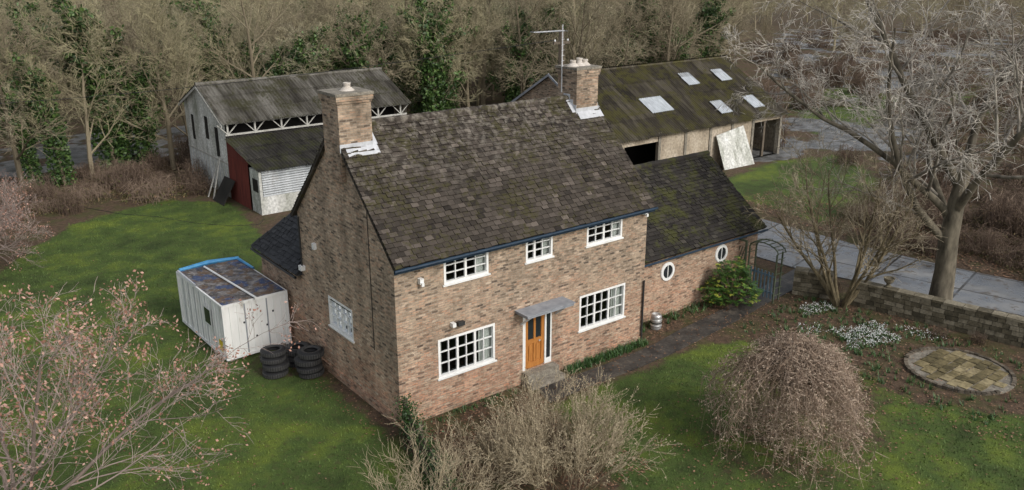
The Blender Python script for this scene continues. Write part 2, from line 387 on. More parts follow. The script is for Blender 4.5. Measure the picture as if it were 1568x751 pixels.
chimney(-.135,.92,2.5,3.5,9.45,[(.45,3.0,.10,.22)])
chimney(8.95,9.95,2.6,3.6,9.50,[(9.2,3.1,.1,.2),(9.5,3.1,.1,.26),(9.75,3.1,.1,.2)])
ta=MB()
rod(ta,(8.87,3.3,8.6),(8.87,3.3,10.9),.022)
rod(ta,(7.6,3.3,10.7),(8.95,3.3,10.7),.014)
for i in range(9): rod(ta,(7.65+i*.155,3.05,10.7),(7.65+i*.155,3.55,10.7),.008)
for i in range(6): rod(ta,(8.75,3.2,9.5+i*.18),(9.05,3.4,9.5+i*.18),.008)
ta.build('tv_aerial',house)

# ================================================================= BARNS
def corr(mb,o,u,v,n,L,S,mat,wl=.2,amp=.035,sheets=3,per=6):
    o=V(o);u=V(u).normalized();v=V(v).normalized();n=V(n).normalized(); k=mb.mi(mat)
    cols=int(L/wl*per); du=L/cols
    for q in range(sheets):
        a=q*S/sheets; b=min(S,(q+1)*S/sheets+.12); i0=len(mb.v); jt=0
        for i in range(cols+1):
            if i%int(1/du)==0: jt=U(-.03,.03)
            h=amp*math.cos(2*math.pi*i/per); x=i*du
            for (s,e) in ((a+jt,.03),(b,.0)):
                p=o+u*x+v*s+n*(h+e); mb.v.append((p.x,p.y,p.z))
        r=.5
        for i in range(cols):
            if i%int(1/du)==0: r=U(.1,.9)
            j=i0+i*2; mb.f.append((j,j+2,j+3,j+1)); mb.m.append(k); mb.c.append(r)
def corrmat(name,stops,moss,mc,st=(2.5,.5,.5),rough=.85):
    m=NT(name,rough,.25); f=m.math('ADD',m.math('MULTIPLY',m.noise(1.0,5,m.obj(st)),.75),m.math('MULTIPLY',m.attr('rnd').outputs['Fac'],.25))
    c=m.ramp(f,stops); c=m.mix(m.ramp(m.math('ADD',m.math('MULTIPLY',m.noise(.8,4),.6),m.math('MULTIPLY',m.noise(4,4),.4)),moss),c,mc); m.col(c); m.bump(m.noise(18,3),.5,.02); return m.m
M_CORL=corrmat('cement_sheet_grey',[(.35,(.032,.028,.022)),(.5,(.085,.078,.064)),(.65,(.16,.15,.13))],[(.49,0),(.58,.8)],(.046,.044,.020))
M_CORD=corrmat('cement_sheet_dark',[(.35,(.018,.016,.014)),(.5,(.036,.033,.028)),(.65,(.070,.065,.053))],[(.47,0),(.57,.8)],(.044,.046,.018))
M_CORR=corrmat('cement_sheet_mossy',[(.35,(.022,.018,.013)),(.5,(.044,.037,.027)),(.68,(.10,.087,.064))],[(.47,0),(.58,.85)],(.066,.060,.017))
M_RED=noisy('red_sheet',[(.3,(.085,.022,.018)),(.7,(.17,.04,.03))],2,stretch=(1,3,.4))
M_GALV=corrmat('galvanised_sheet',[(.35,(.28,.30,.31)),(.6,(.45,.47,.48))],[(.56,0),(.66,.5)],(.22,.17,.12),rough=.5)
M_REND=noisy('white_render',[(.3,(.28,.29,.24)),(.48,(.52,.52,.48)),(.7,(.70,.70,.67))],1.4,stretch=(1,1,.35),fine=8)
M_CBLK=noisy('concrete_panel',[(.3,(.24,.195,.145)),(.5,(.38,.32,.24)),(.7,(.49,.425,.34))],.8,stretch=(1,1,.6),fine=7)
M_SKYL=noisy('rooflight_sheet',[(.3,(.36,.39,.41)),(.7,(.60,.63,.66))],2,rough=.4,stretch=(8,1,1))
M_WOOD=noisy('weathered_wood',[(.3,(.075,.058,.042)),(.7,(.17,.14,.105))],3,stretch=(6,6,1))
M_PALEW=noisy('pale_timber',[(.3,(.33,.32,.29)),(.7,(.50,.49,.45))],3)

b1=empty('farm_barn'); m=MB()
x0,x1=5.4,17.2; y0,yr,y1=27.9,31.4,34.7; ze,zr,zb=4.45,6.1,4.75
m.face(((x0,y0,2.8),(x0,y0,ze),(x0,yr,zr),(x0,y1,zb),(x0,y1,0),(x0,y0,0)),M_REND)
m.face(((x1,y0,0),(x1,y0,ze),(x1,yr,zr),(x1,y1,zb),(x1,y1,0)),M_CBLK); m.face(((x0,y1,0),(x1,y1,0),(x1,y1,zb),(x0,y1,zb)),M_CBLK)
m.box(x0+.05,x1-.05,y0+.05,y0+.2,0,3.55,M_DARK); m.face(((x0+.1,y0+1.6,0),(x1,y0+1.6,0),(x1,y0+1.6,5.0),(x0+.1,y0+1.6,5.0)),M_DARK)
for (ya,yb,za,zb2) in ((29.1,29.5,2.2,3.9),(30.7,31.1,3.0,4.3),(33.2,33.5,2.6,4.1)): m.box(x0-.05,x0-.004,ya,yb,za,zb2,M_DARK)
for i in range(14): m.box(x0-.03,x0-.002,y0+i*.5,y0+i*.5+.04,.0,2.0,M_GALV)
m.box(x0-.035,x0-.001,y0,y1,1.95,2.05,M_PALEW)
m.box(x0-.06,x1,y0-.03,y0+.06,ze-.22,ze-.08,M_PALEW); m.box(x0,x1,y0-.02,y0+.05,3.60,3.70,M_PALEW)
for i in range(8):
    xx=x0+.1+i*1.6; m.box(xx,xx+.09,y0-.04,y0+.07,3.6,ze-.15,M_PALEW)
    m.obox((xx+.05,y0-.035,3.7),(.07,0,0),(0,.07,0),(.55,0,.55),M_PALEW); m.obox((xx+.0,y0-.033,3.7),(.07,0,0),(0,.07,0),(-.55,0,.55),M_PALEW)
m.build('barn_walls',b1)
m=MB(); s1=(zr-ze)/(yr-y0); va1=V((0,1,s1)).normalized(); na1=V((0,-s1,1)).normalized()
corr(m,(x0-.25,y0-.3,ze-.3*s1),X,va1,na1,x1-x0+.5,math.hypot(yr-y0+.3,(yr-y0+.3)*s1),M_CORL)
s2=(zr-zb)/(y1-yr); corr(m,(x0-.25,y1+.3,zb-.3*s2),X,V((0,-1,s2)),V((0,s2,1)),x1-x0+.5,math.hypot(y1-yr+.3,(y1-yr+.3)*s2),M_CORL)
m.tube([V((x0-.25,yr,zr+.02)),V((x1+.25,yr,zr+.02))],[.12,.12],8,M_CORL,.9)
m.obox((x0-.29,y0-.3,ze-.33),(.04,0,0),(0,yr-y0+.3,(yr-y0+.3)*s1),(0,0,.14),M_PALEW); m.obox((x0-.29,y1+.3,zb-.33),(.04,0,0),(0,-(y1-yr+.3),(y1-yr+.3)*s2),(0,0,.14),M_PALEW)
corr(m,(x0-.15,23.3,2.42),X,V((0,1,.23)),V((0,-.23,1)),13.2,4.7,M_CORD)
corr(m,(x0-.02,24.8,0),Y,(0,0,1),(-1,0,0),3.1,2.55,M_RED,wl=.15,amp=.02,sheets=1)
m.face(((x0-.005,24.8,2.5),(x0-.005,27.9,2.5),(x0-.005,27.9,3.45),(x0-.005,24.8,2.72)),M_RED)
m.box(x0,x0+.15,23.5,24.75,0,2.4,M_REND); m.box(x0+.15,18.4,23.5,23.62,0,1.0,M_REND)
corr(m,(x0+.15,23.52,1.0),(0,0,1),X,(0,-1,0),1.4,13,M_GALV,wl=.13,amp=.02,sheets=4)
m.box(x0-.02,x0-.003,23.7,24.4,1.2,1.9,M_DARK); m.box(18.3,18.4,23.6,27.9,0,2.9,M_CBLK)
m.obox((x0-1.0,26.6,0),(0,1.6,0),(.8,.0,1.3),(.04,0,-.02),M_DARK); m.obox((x0-.9,28.4,0),(0,.12,0),(.7,.3,2.3),(.05,0,0),M_PALEW); m.obox((x0-1.0,29.0,0),(0,.10,0),(.8,.1,1.9),(.05,0,0),M_PALEW)
m.build('barn_roof_and_leanto',b1)

b2=empty('farm_barn'); m=MB()
x0,x1=24.0,40.5; yf,yr,yb=16.0,21.6,27.0; ze,zr=2.95,6.2; s3=(zr-ze)/(yr-yf)
ops=[(25.0,28.0,0,2.4),(37.2,40.2,0,2.5)]
wall(m,(0,yf,0),X,NF,x0,x1,0,ze,ops,M_CBLK,.25)
for xx in (24,28.0,30.4,32.8,35,37.2,40.3): m.box(xx-.1,xx+.12,yf-.06,yf-.002,0,ze,M_MORT)
m.face(((x0,yf,0),(x0,yf,ze),(x0,yr,zr),(x0,yb,3.1),(x0,yb,0)),MB_FRONT); m.face(((x1,yf,0),(x1,yf,ze),(x1,yr,zr),(x1,yb,3.1),(x1,yb,0)),M_CBLK)
m.face(((x0,yb,0),(x1,yb,0),(x1,yb,3.1),(x0,yb,3.1)),M_CBLK); m.box(38.6,38.8,yf+.1,yf+.25,0,2.5,M_WOOD)
m.face(((x0,19,0),(x1,19,0),(x1,19,4.3),(x0,19,4.3)),M_DARK)
# one big pale sheet leaning on the barn front, its top edge cut on a slope
pa,pb,pc,pd=V((33.3,15.0,0)),V((36.3,14.9,0)),V((36.0,15.85,2.5)),V((33.2,15.8,2.15)); th_=V((0,.05,0))
for f in ((pa,pb,pc,pd),(pa+th_,pb+th_,pc+th_,pd+th_),(pa,pd,pd+th_,pa+th_),(pb,pc,pc+th_,pb+th_),(pd,pc,pc+th_,pd+th_)): m.face(f,M_REND)
m.build('barn_walls',b2)
m=MB(); v3=V((0,1,s3)).normalized(); n3=V((0,-s3,1)).normalized(); S3=math.hypot(yr-yf+.3,(yr-yf+.3)*s3)
corr(m,(x0-.2,yf-.3,ze-.3*s3),X,v3,n3,x1-x0+.5,S3,M_CORR,sheets=4)
corr(m,(x0-.2,yb+.3,ze),X,V((0,-1,s3)),V((0,s3,1)),x1-x0+.5,S3,M_CORR,sheets=4)
m.tube([V((x0-.2,yr,zr+.0)),V((x1+.3,yr,zr+.0))],[.14,.14],8,M_CORR,.9)
for (xa,yy,w,h) in ((34.85,19.9,1.2,1.1),(38.3,19.9,1.2,1.1),(29.85,18.1,2.1,1.25),(35.1,17.15,1.2,1.1),(38.6,17.2,1.2,1.1)):
    corr(m,V((xa-w/2,yy-h/2,ze+(yy-h/2-yf)*s3))+n3*.05,X,v3,n3,w,h*1.2,M_SKYL,sheets=1)
m.obox((x0-.25,yf-.3,ze-.3*s3-.1),(.05,0,0),(0,yr-yf+.3,(yr-yf+.3)*s3),(0,0,.16),M_LEADD); m.obox((x0-.25,yb+.3,ze-.1),(.05,0,0),(0,-(yb-yr+.3),(yb-yr+.3)*s3),(0,0,.16),M_LEADD)
m.build('barn_roof',b2)

m=MB(); rod(m,(16.4,12,0),(16.4,12,9.8),.13,M_WOOD,8); m.box(15.9,16.9,11.95,12.05,9.2,9.32,M_WOOD)
for k in (16.0,16.8): m.rev((k,12,9.32),[(.03,0),(.05,.05),(.03,.1),(0,.12)],8,M_WHITE)
pts=[V((16.0,12,9.4)).lerp(V((-30,36,7.5)),t/14)+V((0,0,-1.4*math.sin(math.pi*t/14))) for t in range(15)]
m.tube(pts,[.012]*15,4,M_BLACK); m.build('utility_pole')
m=MB(); m.tube([V((-1.8,31,.03)),V((-.6,28.5,.02)),V((.9,26.6,.02)),V((2.1,24.2,.02)),V((3.4,22.6,.02)),V((4.6,22.0,.02)),V((5.3,22.9,.02))],[.011]*7,5,M_BLACK); m.build('garden_hose')

# ================================================================= GROUND
xs=np.unique(np.concatenate([np.linspace(-700,-60,12),np.linspace(-60,-16,30),np.linspace(-16,34,140),np.linspace(34,130,90),np.linspace(130,900,12)]))
ys=np.unique(np.concatenate([np.linspace(-500,-30,8),np.linspace(-30,-16,12),np.linspace(-16,34,140),np.linspace(34,130,60),np.linspace(130,1200,14)]))
GX,GY=np.meshgrid(xs,ys,indexing='ij')
def inpoly(px,py,poly):
    ins=np.zeros(px.shape,bool); n=len(poly); dist=np.full(px.shape,1e9)
    for i in range(n):
        ax,ay=poly[i];bx,by=poly[(i+1)%n]
        c=((ay>py)!=(by>py))&(px<(bx-ax)*(py-ay)/((by-ay)+1e-12)+ax); ins^=c
        dx,dy=bx-ax,by-ay; t=np.clip(((px-ax)*dx+(py-ay)*dy)/(dx*dx+dy*dy),0,1)
        dist=np.minimum(dist,np.hypot(px-ax-t*dx,py-ay-t*dy))
    return np.where(ins,dist,-dist)
LAWN=[(-13,-40),(30,-40),(18,-12.5),(14.6,-10.5),(13.6,-8.5),(14.2,-6),(13.4,-2.6),(11.4,-1.75),(4.4,-1.75),(3.8,-3.2),(2.8,-6.5),(-.8,-6.2),(-.5,-.5),(-.4,10),(1,13),(4,20),(5,27),(2,30),(-3,28),(-6,24),(-9,19),(-13,16)]
LAWN2=[(27.5,4),(28.5,13.5),(38,14.8),(44,13),(40,8),(33,4)]
LAWN3=[(47,18),(60,30),(78,34),(72,24),(56,17)]
LAWN4=[(60,10),(75,22),(120,30),(130,18),(90,6)]
def lawnmask(x,y):
    a=np.clip(inpoly(x,y,LAWN)/1.0+.5,0,1)
    r=np.hypot((x-8.6)/1.3,(y+7.6)); a=a*(1-.50*np.clip(1.5-r/2.6,0,1))
    r2=np.hypot(x-12.3,(y+6.0)); a=a*(1-.5*np.clip(1.5-r2/2.6,0,1))
    r3=np.hypot(x+.9,y-6.2); a=a*(1-.6*np.clip(1.5-r3/1.3,0,1))
    b=np.clip(inpoly(x,y,LAWN2)/1.5+.5,0,1)*.72; c=np.clip(inpoly(x,y,LAWN3)/3+.5,0,1)*.7
    d=np.clip(inpoly(x,y,LAWN4)/4+.5,0,1)*.55
    return np.maximum(np.maximum(a,b),np.maximum(c,d))
YARD=[(27,15.2),(24,11),(20,9),(20,14),(12,15),(12,22),(24,30),(42,32),(54,24),(60,16),(50,9),(43,8),(44,13),(38,15.2)]
YARD2=[(55,30),(70,22),(110,24),(180,42),(190,70),(130,80),(80,50)]
TRK=[(-70,40.5),(4,40.5),(12,43),(14,52),(4,54),(-70,54)]
def concmask(x,y):
    a=np.clip(inpoly(x,y,YARD)/1+.5,0,1)*.64; b=np.clip(inpoly(x,y,YARD2)/5+.5,0,1)*.47; c=np.clip(inpoly(x,y,TRK)/1+.5,0,1)*.66
    return np.maximum(np.maximum(a,b),c)
nx,ny=GX.shape
GZ=np.zeros_like(GX)
far=np.clip((np.hypot(GX-8,GY-5)-75)/60,0,1); GZ+=far*(np.sin(GX*.021)+np.cos(GY*.017))*.8
verts=np.stack([GX.ravel(),GY.ravel(),GZ.ravel()],1)
idx=np.arange(nx*ny).reshape(nx,ny)
faces=np.stack([idx[:-1,:-1].ravel(),idx[1:,:-1].ravel(),idx[1:,1:].ravel(),idx[:-1,1:].ravel()],1)
me=bpy.data.meshes.new('ground'); me.from_pydata(verts.tolist(),[],faces.tolist())
ca=me.color_attributes.new('mask','FLOAT_COLOR','POINT')
lm=lawnmask(GX,GY).ravel(); cm=concmask(GX,GY).ravel()
ca.data.foreach_set('color',np.stack([lm,cm,np.zeros_like(lm),np.ones_like(lm)],1).astype(np.float32).ravel())
G1=(.042,.064,.019);G2=(.074,.114,.028);G3=(.135,.178,.030)
def groundmat():
    m=NT('ground_cover',.95,.2)
    sp=m.n('ShaderNodeSeparateColor',{0:m.attr('mask').outputs['Color']})
    n1=m.noise(.9,5); n2=m.noise(5,4); n3=m.noise(30,3); n4=m.noise(.25,4)
    lawn=m.math('ADD',sp.outputs[0],m.math('MULTIPLY',m.math('SUBTRACT',m.math('ADD',m.math('MULTIPLY',n1,.6),m.math('MULTIPLY',n2,.4)),.5),1.7))
    lf=m.ramp(lawn,[(.36,0),(.64,1)])
    conc=m.math('ADD',sp.outputs[1],m.math('MULTIPLY',m.math('SUBTRACT',m.noise(.22,6),.5),2.4))
    cf=m.ramp(conc,[(.50,0),(.60,1)])
    litter=m.ramp(m.math('ADD',m.math('MULTIPLY',n2,.5),m.math('MULTIPLY',n3,.5)),[(.3,(.026,.019,.013)),(.48,(.083,.057,.038)),(.6,(.145,.095,.063)),(.72,(.22,.14,.09))])
    litter=m.mix(m.ramp(n1,[(.46,0),(.62,.6)]),litter,(.064,.075,.023))
    g=m.ramp(m.math('ADD',m.math('MULTIPLY',n4,.5),m.math('MULTIPLY',n1,.5)),[(.37,G1),(.5,G2),(.62,G3)])
    g=m.mix(.9,g,m.ramp(n3,[(.3,.45),(.7,1.35)]),'MULTIPLY')
    g=m.mix(m.ramp(n2,[(.50,0),(.70,.6)]),g,(.075,.070,.030))
    cc=m.ramp(m.noise(1.1,6),[(.35,(.06,.06,.056)),(.62,(.21,.21,.205))])
    c=m.mix(lf,litter,g); c=m.mix(cf,c,cc); m.col(c)
    m.set(m.b.inputs['Roughness'],m.mix(cf,(.95,.95,.95),(.4,.4,.4)))
    m.bump(m.math('ADD',m.math('MULTIPLY',n2,.5),m.math('MULTIPLY',n3,.6)),.7,.06); return m.m
me.materials.append(groundmat())
place(me,'ground')

def roadmat():
    m=NT('wet_concrete',.4,.5); uv=m.n('ShaderNodeUVMap').outputs[0]
    br=m.n('ShaderNodeTexBrick',{'Vector':m.n('ShaderNodeMapping',{'Vector':uv,'Rotation':(0,0,math.radians(-12))}).outputs[0],'Color1':(.75,.75,.75,1),'Color2':(1.15,1.15,1.15,1),'Mortar':(.16,.14,.11,1),'Scale':1.0,'Mortar Size':.055,'Mortar Smooth':.3,'Brick Width':2.5,'Row Height':3.2},offset=0)
    n=m.noise(.8,6)
    c=m.ramp(n,[(.35,(.085,.09,.095)),(.5,(.17,.175,.18)),(.65,(.26,.26,.255))]); c=m.mix(1,c,br.outputs[0],'MULTIPLY')
    c=m.mix(m.ramp(m.noise(2.2,5),[(.54,0),(.66,.8)]),c,(.075,.056,.035)); m.col(c)
    m.set(m.b.inputs['Roughness'],m.ramp(n,[(.4,.15),(.6,.6)])); m.bump(m.noise(12,3),.25,.01); return m.m
M_ROAD=roadmat(); m=MB()
near=[(20.4,13),(20.6,6),(20.8,1),(22.0,-3.4),(23.1,-7.6),(25,-16),(27,-30)]; fr=[(26.5,13),(25.9,7),(25.9,1),(26.4,-3.4),(27.3,-7.6),(29.5,-16),(32,-30)]
for i in range(6):
    a,b,c,d=near[i],fr[i],fr[i+1],near[i+1]
    m.face(((a[0],a[1],.05),(b[0],b[1],.05),(c[0],c[1],.05),(d[0],d[1],.05)),M_ROAD)
    m.face(((a[0],a[1],-.02),(a[0],a[1],.05),(d[0],d[1],.05),(d[0],d[1],-.02)),M_ROAD); m.face(((b[0],b[1],-.02),(b[0],b[1],.05),(c[0],c[1],.05),(c[0],c[1],-.02)),M_ROAD)
m.build('concrete_road')
M_PATH=noisy('damp_path',[(.35,(.030,.027,.024)),(.55,(.065,.058,.050)),(.7,(.12,.10,.08))],1.5,5,rough=.6,fine=12,spec=.4); m=MB()
up=[(4.6,-.66),(6,-.66),(8,-.7),(10,-.62),(11.5,-.35),(14.2,-.05),(16.6,.3),(20.8,1.0)]; lo=[(4.4,-1.55),(6,-1.5),(8,-1.55),(10,-1.5),(11.5,-1.35),(14.2,-1.05),(16.6,-.7),(20.9,-.2)]
for i in range(7):
    a,b,c,d=lo[i],lo[i+1],up[i+1],up[i]; m.face([(p[0],p[1],.03) for p in (a,b,c,d)],M_PATH)
    m.face([(a[0],a[1],-.02),(b[0],b[1],-.02),(b[0],b[1],.03),(a[0],a[1],.03)],M_PATH)
m.build('garden_path')

def stonewall(pl,h,name,th=.34):
    m=MB(); courses=max(1,int(h/.17)); ch=h/courses
    for i in range(len(pl)-1):
        a=V((*pl[i],0));b=V((*pl[i+1],0));d=(b-a);Ls=d.length;d.normalize();nn=V((-d.y,d.x,0))
        m.obox(a-nn*(th/2-.04),d*Ls,nn*(th-.08),(0,0,h-.02),M_MORT,.1)
        for j in range(courses):
            s=-U(0,.2)
            while s<Ls:
                w=U(.22,.5); e=U(0,.035)
                m.obox(a+d*max(s,0)-nn*(th/2+e)+V((0,0,j*ch+.008)),d*(min(w,Ls-s)-.015),nn*(th+2*e),(0,0,ch-.016),M_STONE,U(0,1)); s+=w
        s=0
        while s<Ls-.05:
            w=min(U(.4,.7),Ls-s); m.obox(a+d*s-nn*(th/2+.05)+V((0,0,h+.002+U(0,.01))),d*(w-.02),nn*(th+.1),V((0,0,.09))+nn*U(-.02,.02),M_STONE,U(.1,1)); s+=w
    return m.build(name)
stonewall([(19.1,-2.7),(20.3,-8.7),(22.5,-16)],.92,'stone_wall')
stonewall([(18.3,-.6),(19.0,-1.9)],.95,'stone_wall',.5)
m=MB(); m.rev((19.4,-4.0,1.05),[(0,0),(.13,0),(.08,.05),(.07,.1),(.17,.2),(.2,.32),(.22,.34),(.18,.34),(.15,.3),(0,.28)],16,M_STONE,.6); m.build('stone_urn')

m=MB(); M_TREL=noisy('green_grey_timber',[(.3,(.055,.07,.04)),(.7,(.12,.14,.09))],3); M_GATE=noisy('blue_gate_paint',[(.3,(.10,.16,.21)),(.7,(.17,.24,.29))],3)
for (x,y) in ((16.6,-.85),(17.1,-.75),(16.6,.45),(17.1,.5)): m.box(x,x+.05,y,y+.05,0,2.05,M_TREL)
for x in (16.6,17.1):
    pts=[V((x+.03,-.18-.68*math.cos(t*math.pi/8),2.05+.32*math.sin(t*math.pi/8))) for t in range(9)]; m.tube(pts,[.028]*9,5,M_TREL)
for t in range(0,9):
    y=-.18-.68*math.cos(t*math.pi/8);z=2.05+.32*math.sin(t*math.pi/8); m.box(16.6,17.15,y-.012,y+.012,z+.02,z+.045,M_TREL)
for y in (-.82,.48):
    for z in np.arange(.3,2.1,.3): m.box(16.6,17.15,y-.01,y+.01,z,z+.025,M_TREL)
for i in range(7): m.box(16.62,16.65,-.72+i*.17,-.66+i*.17,.15,1.25,M_GATE)
m.box(16.66,16.69,-.75,.42,.35,.42,M_GATE); m.box(16.66,16.69,-.75,.42,1.05,1.12,M_GATE); m.build('garden_arch_gate')
m=MB()
for i in range(10):
    m.obox((16.6,.65+i*.12,.2),(.0,.025,0),(.02,0,0),(0,.5 if i<6 else .1,1.75 if i<6 else .5),M_TREL)
    m.obox((16.625,1.8-i*.12,.2),(.0,.025,0),(.02,0,0),(0,-.5 if i<6 else -.1,1.75 if i<6 else .5),M_TREL)
for y in (.62,1.8): m.box(16.58,16.66,y,y+.06,0,2.2,M_TREL)
m.box(16.58,16.66,.62,1.86,2.2,2.26,M_TREL); m.build('trellis_panel')

M_FLAG=noisy('york_flagstone',[(.3,(.085,.070,.034)),(.5,(.18,.145,.072)),(.7,(.29,.24,.135))],2,rnd=True,fine=8); m=MB()
M_EDGE=noisy('edging_brick',[(.3,(.06,.05,.036)),(.7,(.17,.14,.105))],3,rnd=True)
PX,PY=16.55,-8.25; RR=1.62
m.rev((PX,PY,0),[(RR+.05,-.02),(RR+.05,.045),(0,.045)],48,M_MORT,.2)
yy=-1.5
while yy<1.5:
    hh=U(.26,.42); xx=-1.6+U(-.2,0)
    while xx<1.5:
        ww=U(.3,.6); cx,cy=xx+ww/2,yy+hh/2
        if math.hypot(cx,cy)<1.38: m.obox((PX+xx+.015,PY+yy+.015,.046),(ww-.03,U(-.03,.03),0),(U(-.03,.03),hh-.03,0),(0,0,U(.015,.04)),M_FLAG,U(0,1))
        xx+=ww
    yy+=hh
for i in range(64):
    if 44<i<50: continue
    t=i*2*math.pi/64; c,s=math.cos(t),math.sin(t); m.obox((PX+(RR-.06)*c+.06*s,PY+(RR-.06)*s-.06*c,-.02),(.12*c,.12*s,0),(-.135*s,.135*c,0),(0,0,.12+U(-.02,.02)),M_EDGE,U(0,1))
m.build('stone_patio')

# container
ct=empty('storage_container',(-2.5,7.2,0)); ct.rotation_euler=(0,0,math.radians(1.5))
M_CW=noisy('container_white',[(.30,(.42,.40,.35)),(.40,(.70,.70,.68)),(.7,(.80,.80,.78))],2.2,5,rough=.55,stretch=(1,1,.35),bump=.15)
mm=NT('container_roof',.75,.2); nA=mm.noise(1.6,5); nB=mm.noise(4,5)
c=mm.ramp(nB,[(.35,(.05,.045,.045)),(.5,(.13,.12,.115)),(.65,(.26,.245,.235))]); c=mm.mix(mm.ramp(nA,[(.52,0),(.57,.8)]),c,(.04,.07,.16)); c=mm.mix(mm.ramp(mm.noise(2.3,5),[(.50,0),(.58,.85)]),c,(.14,.09,.055)); c=mm.mix(mm.ramp(mm.noise(9,4),[(.58,0),(.66,.8)]),c,(.32,.30,.28)); mm.col(c); mm.bump(nB,.5,.02); M_CR=mm.m
M_TARP=noisy('blue_tarp',[(.3,(.04,.20,.42)),(.7,(.08,.34,.60))],3,rough=.4)
m=MB(); W,Lc,H=2.35,4.35,2.1
m.box(.03,W-.03,.03,Lc-.03,.12,H-.03,M_CW)
for (x,y) in ((0,0),(W-.1,0),(0,Lc-.1),(W-.1,Lc-.1)): m.box(x,x+.1,y,y+.1,.1,H,M_CW)
for z0,z1 in ((.1,.2),(H-.09,H-.001)):
    m.box(.1,W-.1,0,.06,z0,z1,M_CW);m.box(.1,W-.1,Lc-.06,Lc,z0,z1,M_CW);m.box(0,.06,.1,Lc-.1,z0,z1,M_CW);m.box(W-.06,W,.1,Lc-.1,z0,z1,M_CW)
for i in range(1,9): m.box(W*i/9-.012,W*i/9+.012,.008,.03,.2,H-.09,M_CW)
for i in (3,6): m.box(W*i/9-.02,W*i/9+.02,-.004,.007,.2,H-.09,M_LEADD)
for (a,b) in ((.7,1.3),(1.5,1.0),(1.75,1.45),(1.1,.7)): m.box(a,a+.05,-.002,.029,b,b+.06,M_BLACK)
for i in range(1,17): m.box(.012,.03,Lc*i/17-.014,Lc*i/17+.014,.2,H-.09,M_CW)
for i in range(6): m.box(.0,.011,1.0+i*.55,1.02+i*.55,.2,H-.09,M_LEADD)
m.box(.06,W-.06,.06,Lc-.06,H-.03,H+.012,M_CR)
for _ in range(160): m.leaf((U(.1,W-.1),U(.1,Lc-.1),H+.03),U(.02,.07),M_CR if random.random()<.4 else M_WOOD,.5,True)
m.box(-.01,.0,1.1,1.75,.95,1.65,M_WHITE); m.box(-.02,-.011,1.17,1.68,1.02,1.58,M_RG); m.box(-.012,-.002,.25,.55,.35,.75,noisy('yellow_sign',[(.3,(.6,.45,.03)),(.7,(.7,.55,.05))],3))
m.tube([V((.95,Lc-.3,H+.06)),V((1.15,-.15,H+.08))],[.035]*2,6,M_WHITE,cap=True)
m.tube([V((.1,Lc-.08,H+.04)),V((1.2,Lc-.02,H+.09)),V((W,Lc-.1,H+.04))],[.07,.09,.06],7,M_TARP)
m.tube([V((W-.05,Lc-.1,H+.04)),V((W-.03,Lc-1.6,H+.05))],[.06,.04],6,M_TARP)
m.tube([V((.05,Lc-.1,H+.03)),V((.03,2.4,H+.03))],[.05,.03],6,M_LEAD)
for x in (.1,W-.3):
    for y in (.1,Lc-.4): m.box(x,x+.2,y,y+.3,0,.1,M_MORT)
m.build('container_body',ct)
m=MB(); random.seed(12)
for _ in range(22):
    a=U(0,3.1); m.obox((U(-1.4,-.3),U(6.5,7.0),U(.02,.2)),(math.cos(a)*U(.3,.6),math.sin(a)*U(.1,.25),U(-.1,.1)),(-.08*math.sin(a),.08*math.cos(a),0),(0,0,.03),M_WOOD)
m.build('scrap_timber_pile')

M_RUB=rndmat('tyre_rubber',[(0,(.014,.014,.015)),(.5,(.032,.032,.033)),(1,(.085,.083,.080))],.6,spec=.3)
def tyres(x,y,n):
    m=MB(); z=0
    for i in range(n):
        cx,cy=x+U(-.08,.08),y+U(-.08,.08); R=U(.39,.45); w=U(.21,.25); tl=(U(-.05,.05),U(-.05,.05)); sh=U(.4,.75)
        m.rev((cx,cy,z),[(R-.10,.0),(R-.03,.035),(R-.005,.07),(R-.005,w-.07),(R-.03,w-.035),(R-.10,w)],32,M_RUB,.15,tl)
        m.rev((cx,cy,z),[(R-.10,w),(R-.17,w-.004),(.225,w-.03),(.215,w-.05)],32,M_RUB,sh,tl)
        m.rev((cx,cy,z),[(R-.14,w+.003),(R-.155,w+.003)],32,M_RUB,1,tl)
        m.rev((cx,cy,z),[(.215,w-.05),(.30,w/2),(.215,.05),(.23,.02),(R-.10,0)],32,M_RUB,.0,tl)
        for q in range(32):
            t=q*2*math.pi/32; c,s=math.cos(t),math.sin(t)
            m.obox((cx+(R-.015)*c,cy+(R-.015)*s,z+.05+tl[0]*R*c+tl[1]*R*s),(.022*c,.022*s,0),(-.048*s,.048*c,0),(0,0,w-.10),M_RUB,.75)
        z+=w+.004
    m.build('tyre_stack')
tyres(-1.5,5.55,4); tyres(-.62,4.75,4); tyres(-.62,5.75,3)

m=MB(); M_STEEL=noisy('brushed_steel',[(.3,(.42,.42,.42)),(.7,(.6,.6,.58))],4,rough=.35,metal=.6)
m.rev((11.15,.35,0),[(.17,0),(.2,.02),(.2,.12),(.22,.14),(.22,.17),(.2,.19),(.2,.33),(.22,.35),(.22,.38),(.2,.40),(.2,.52),(.17,.58),(.15,.58),(.14,.54),(0,.54)],24,M_STEEL); m.rev((11.15,.35,0),[(.205,.24),(.207,.24),(.207,.29),(.205,.29)],24,M_BLACK); m.build('metal_keg')

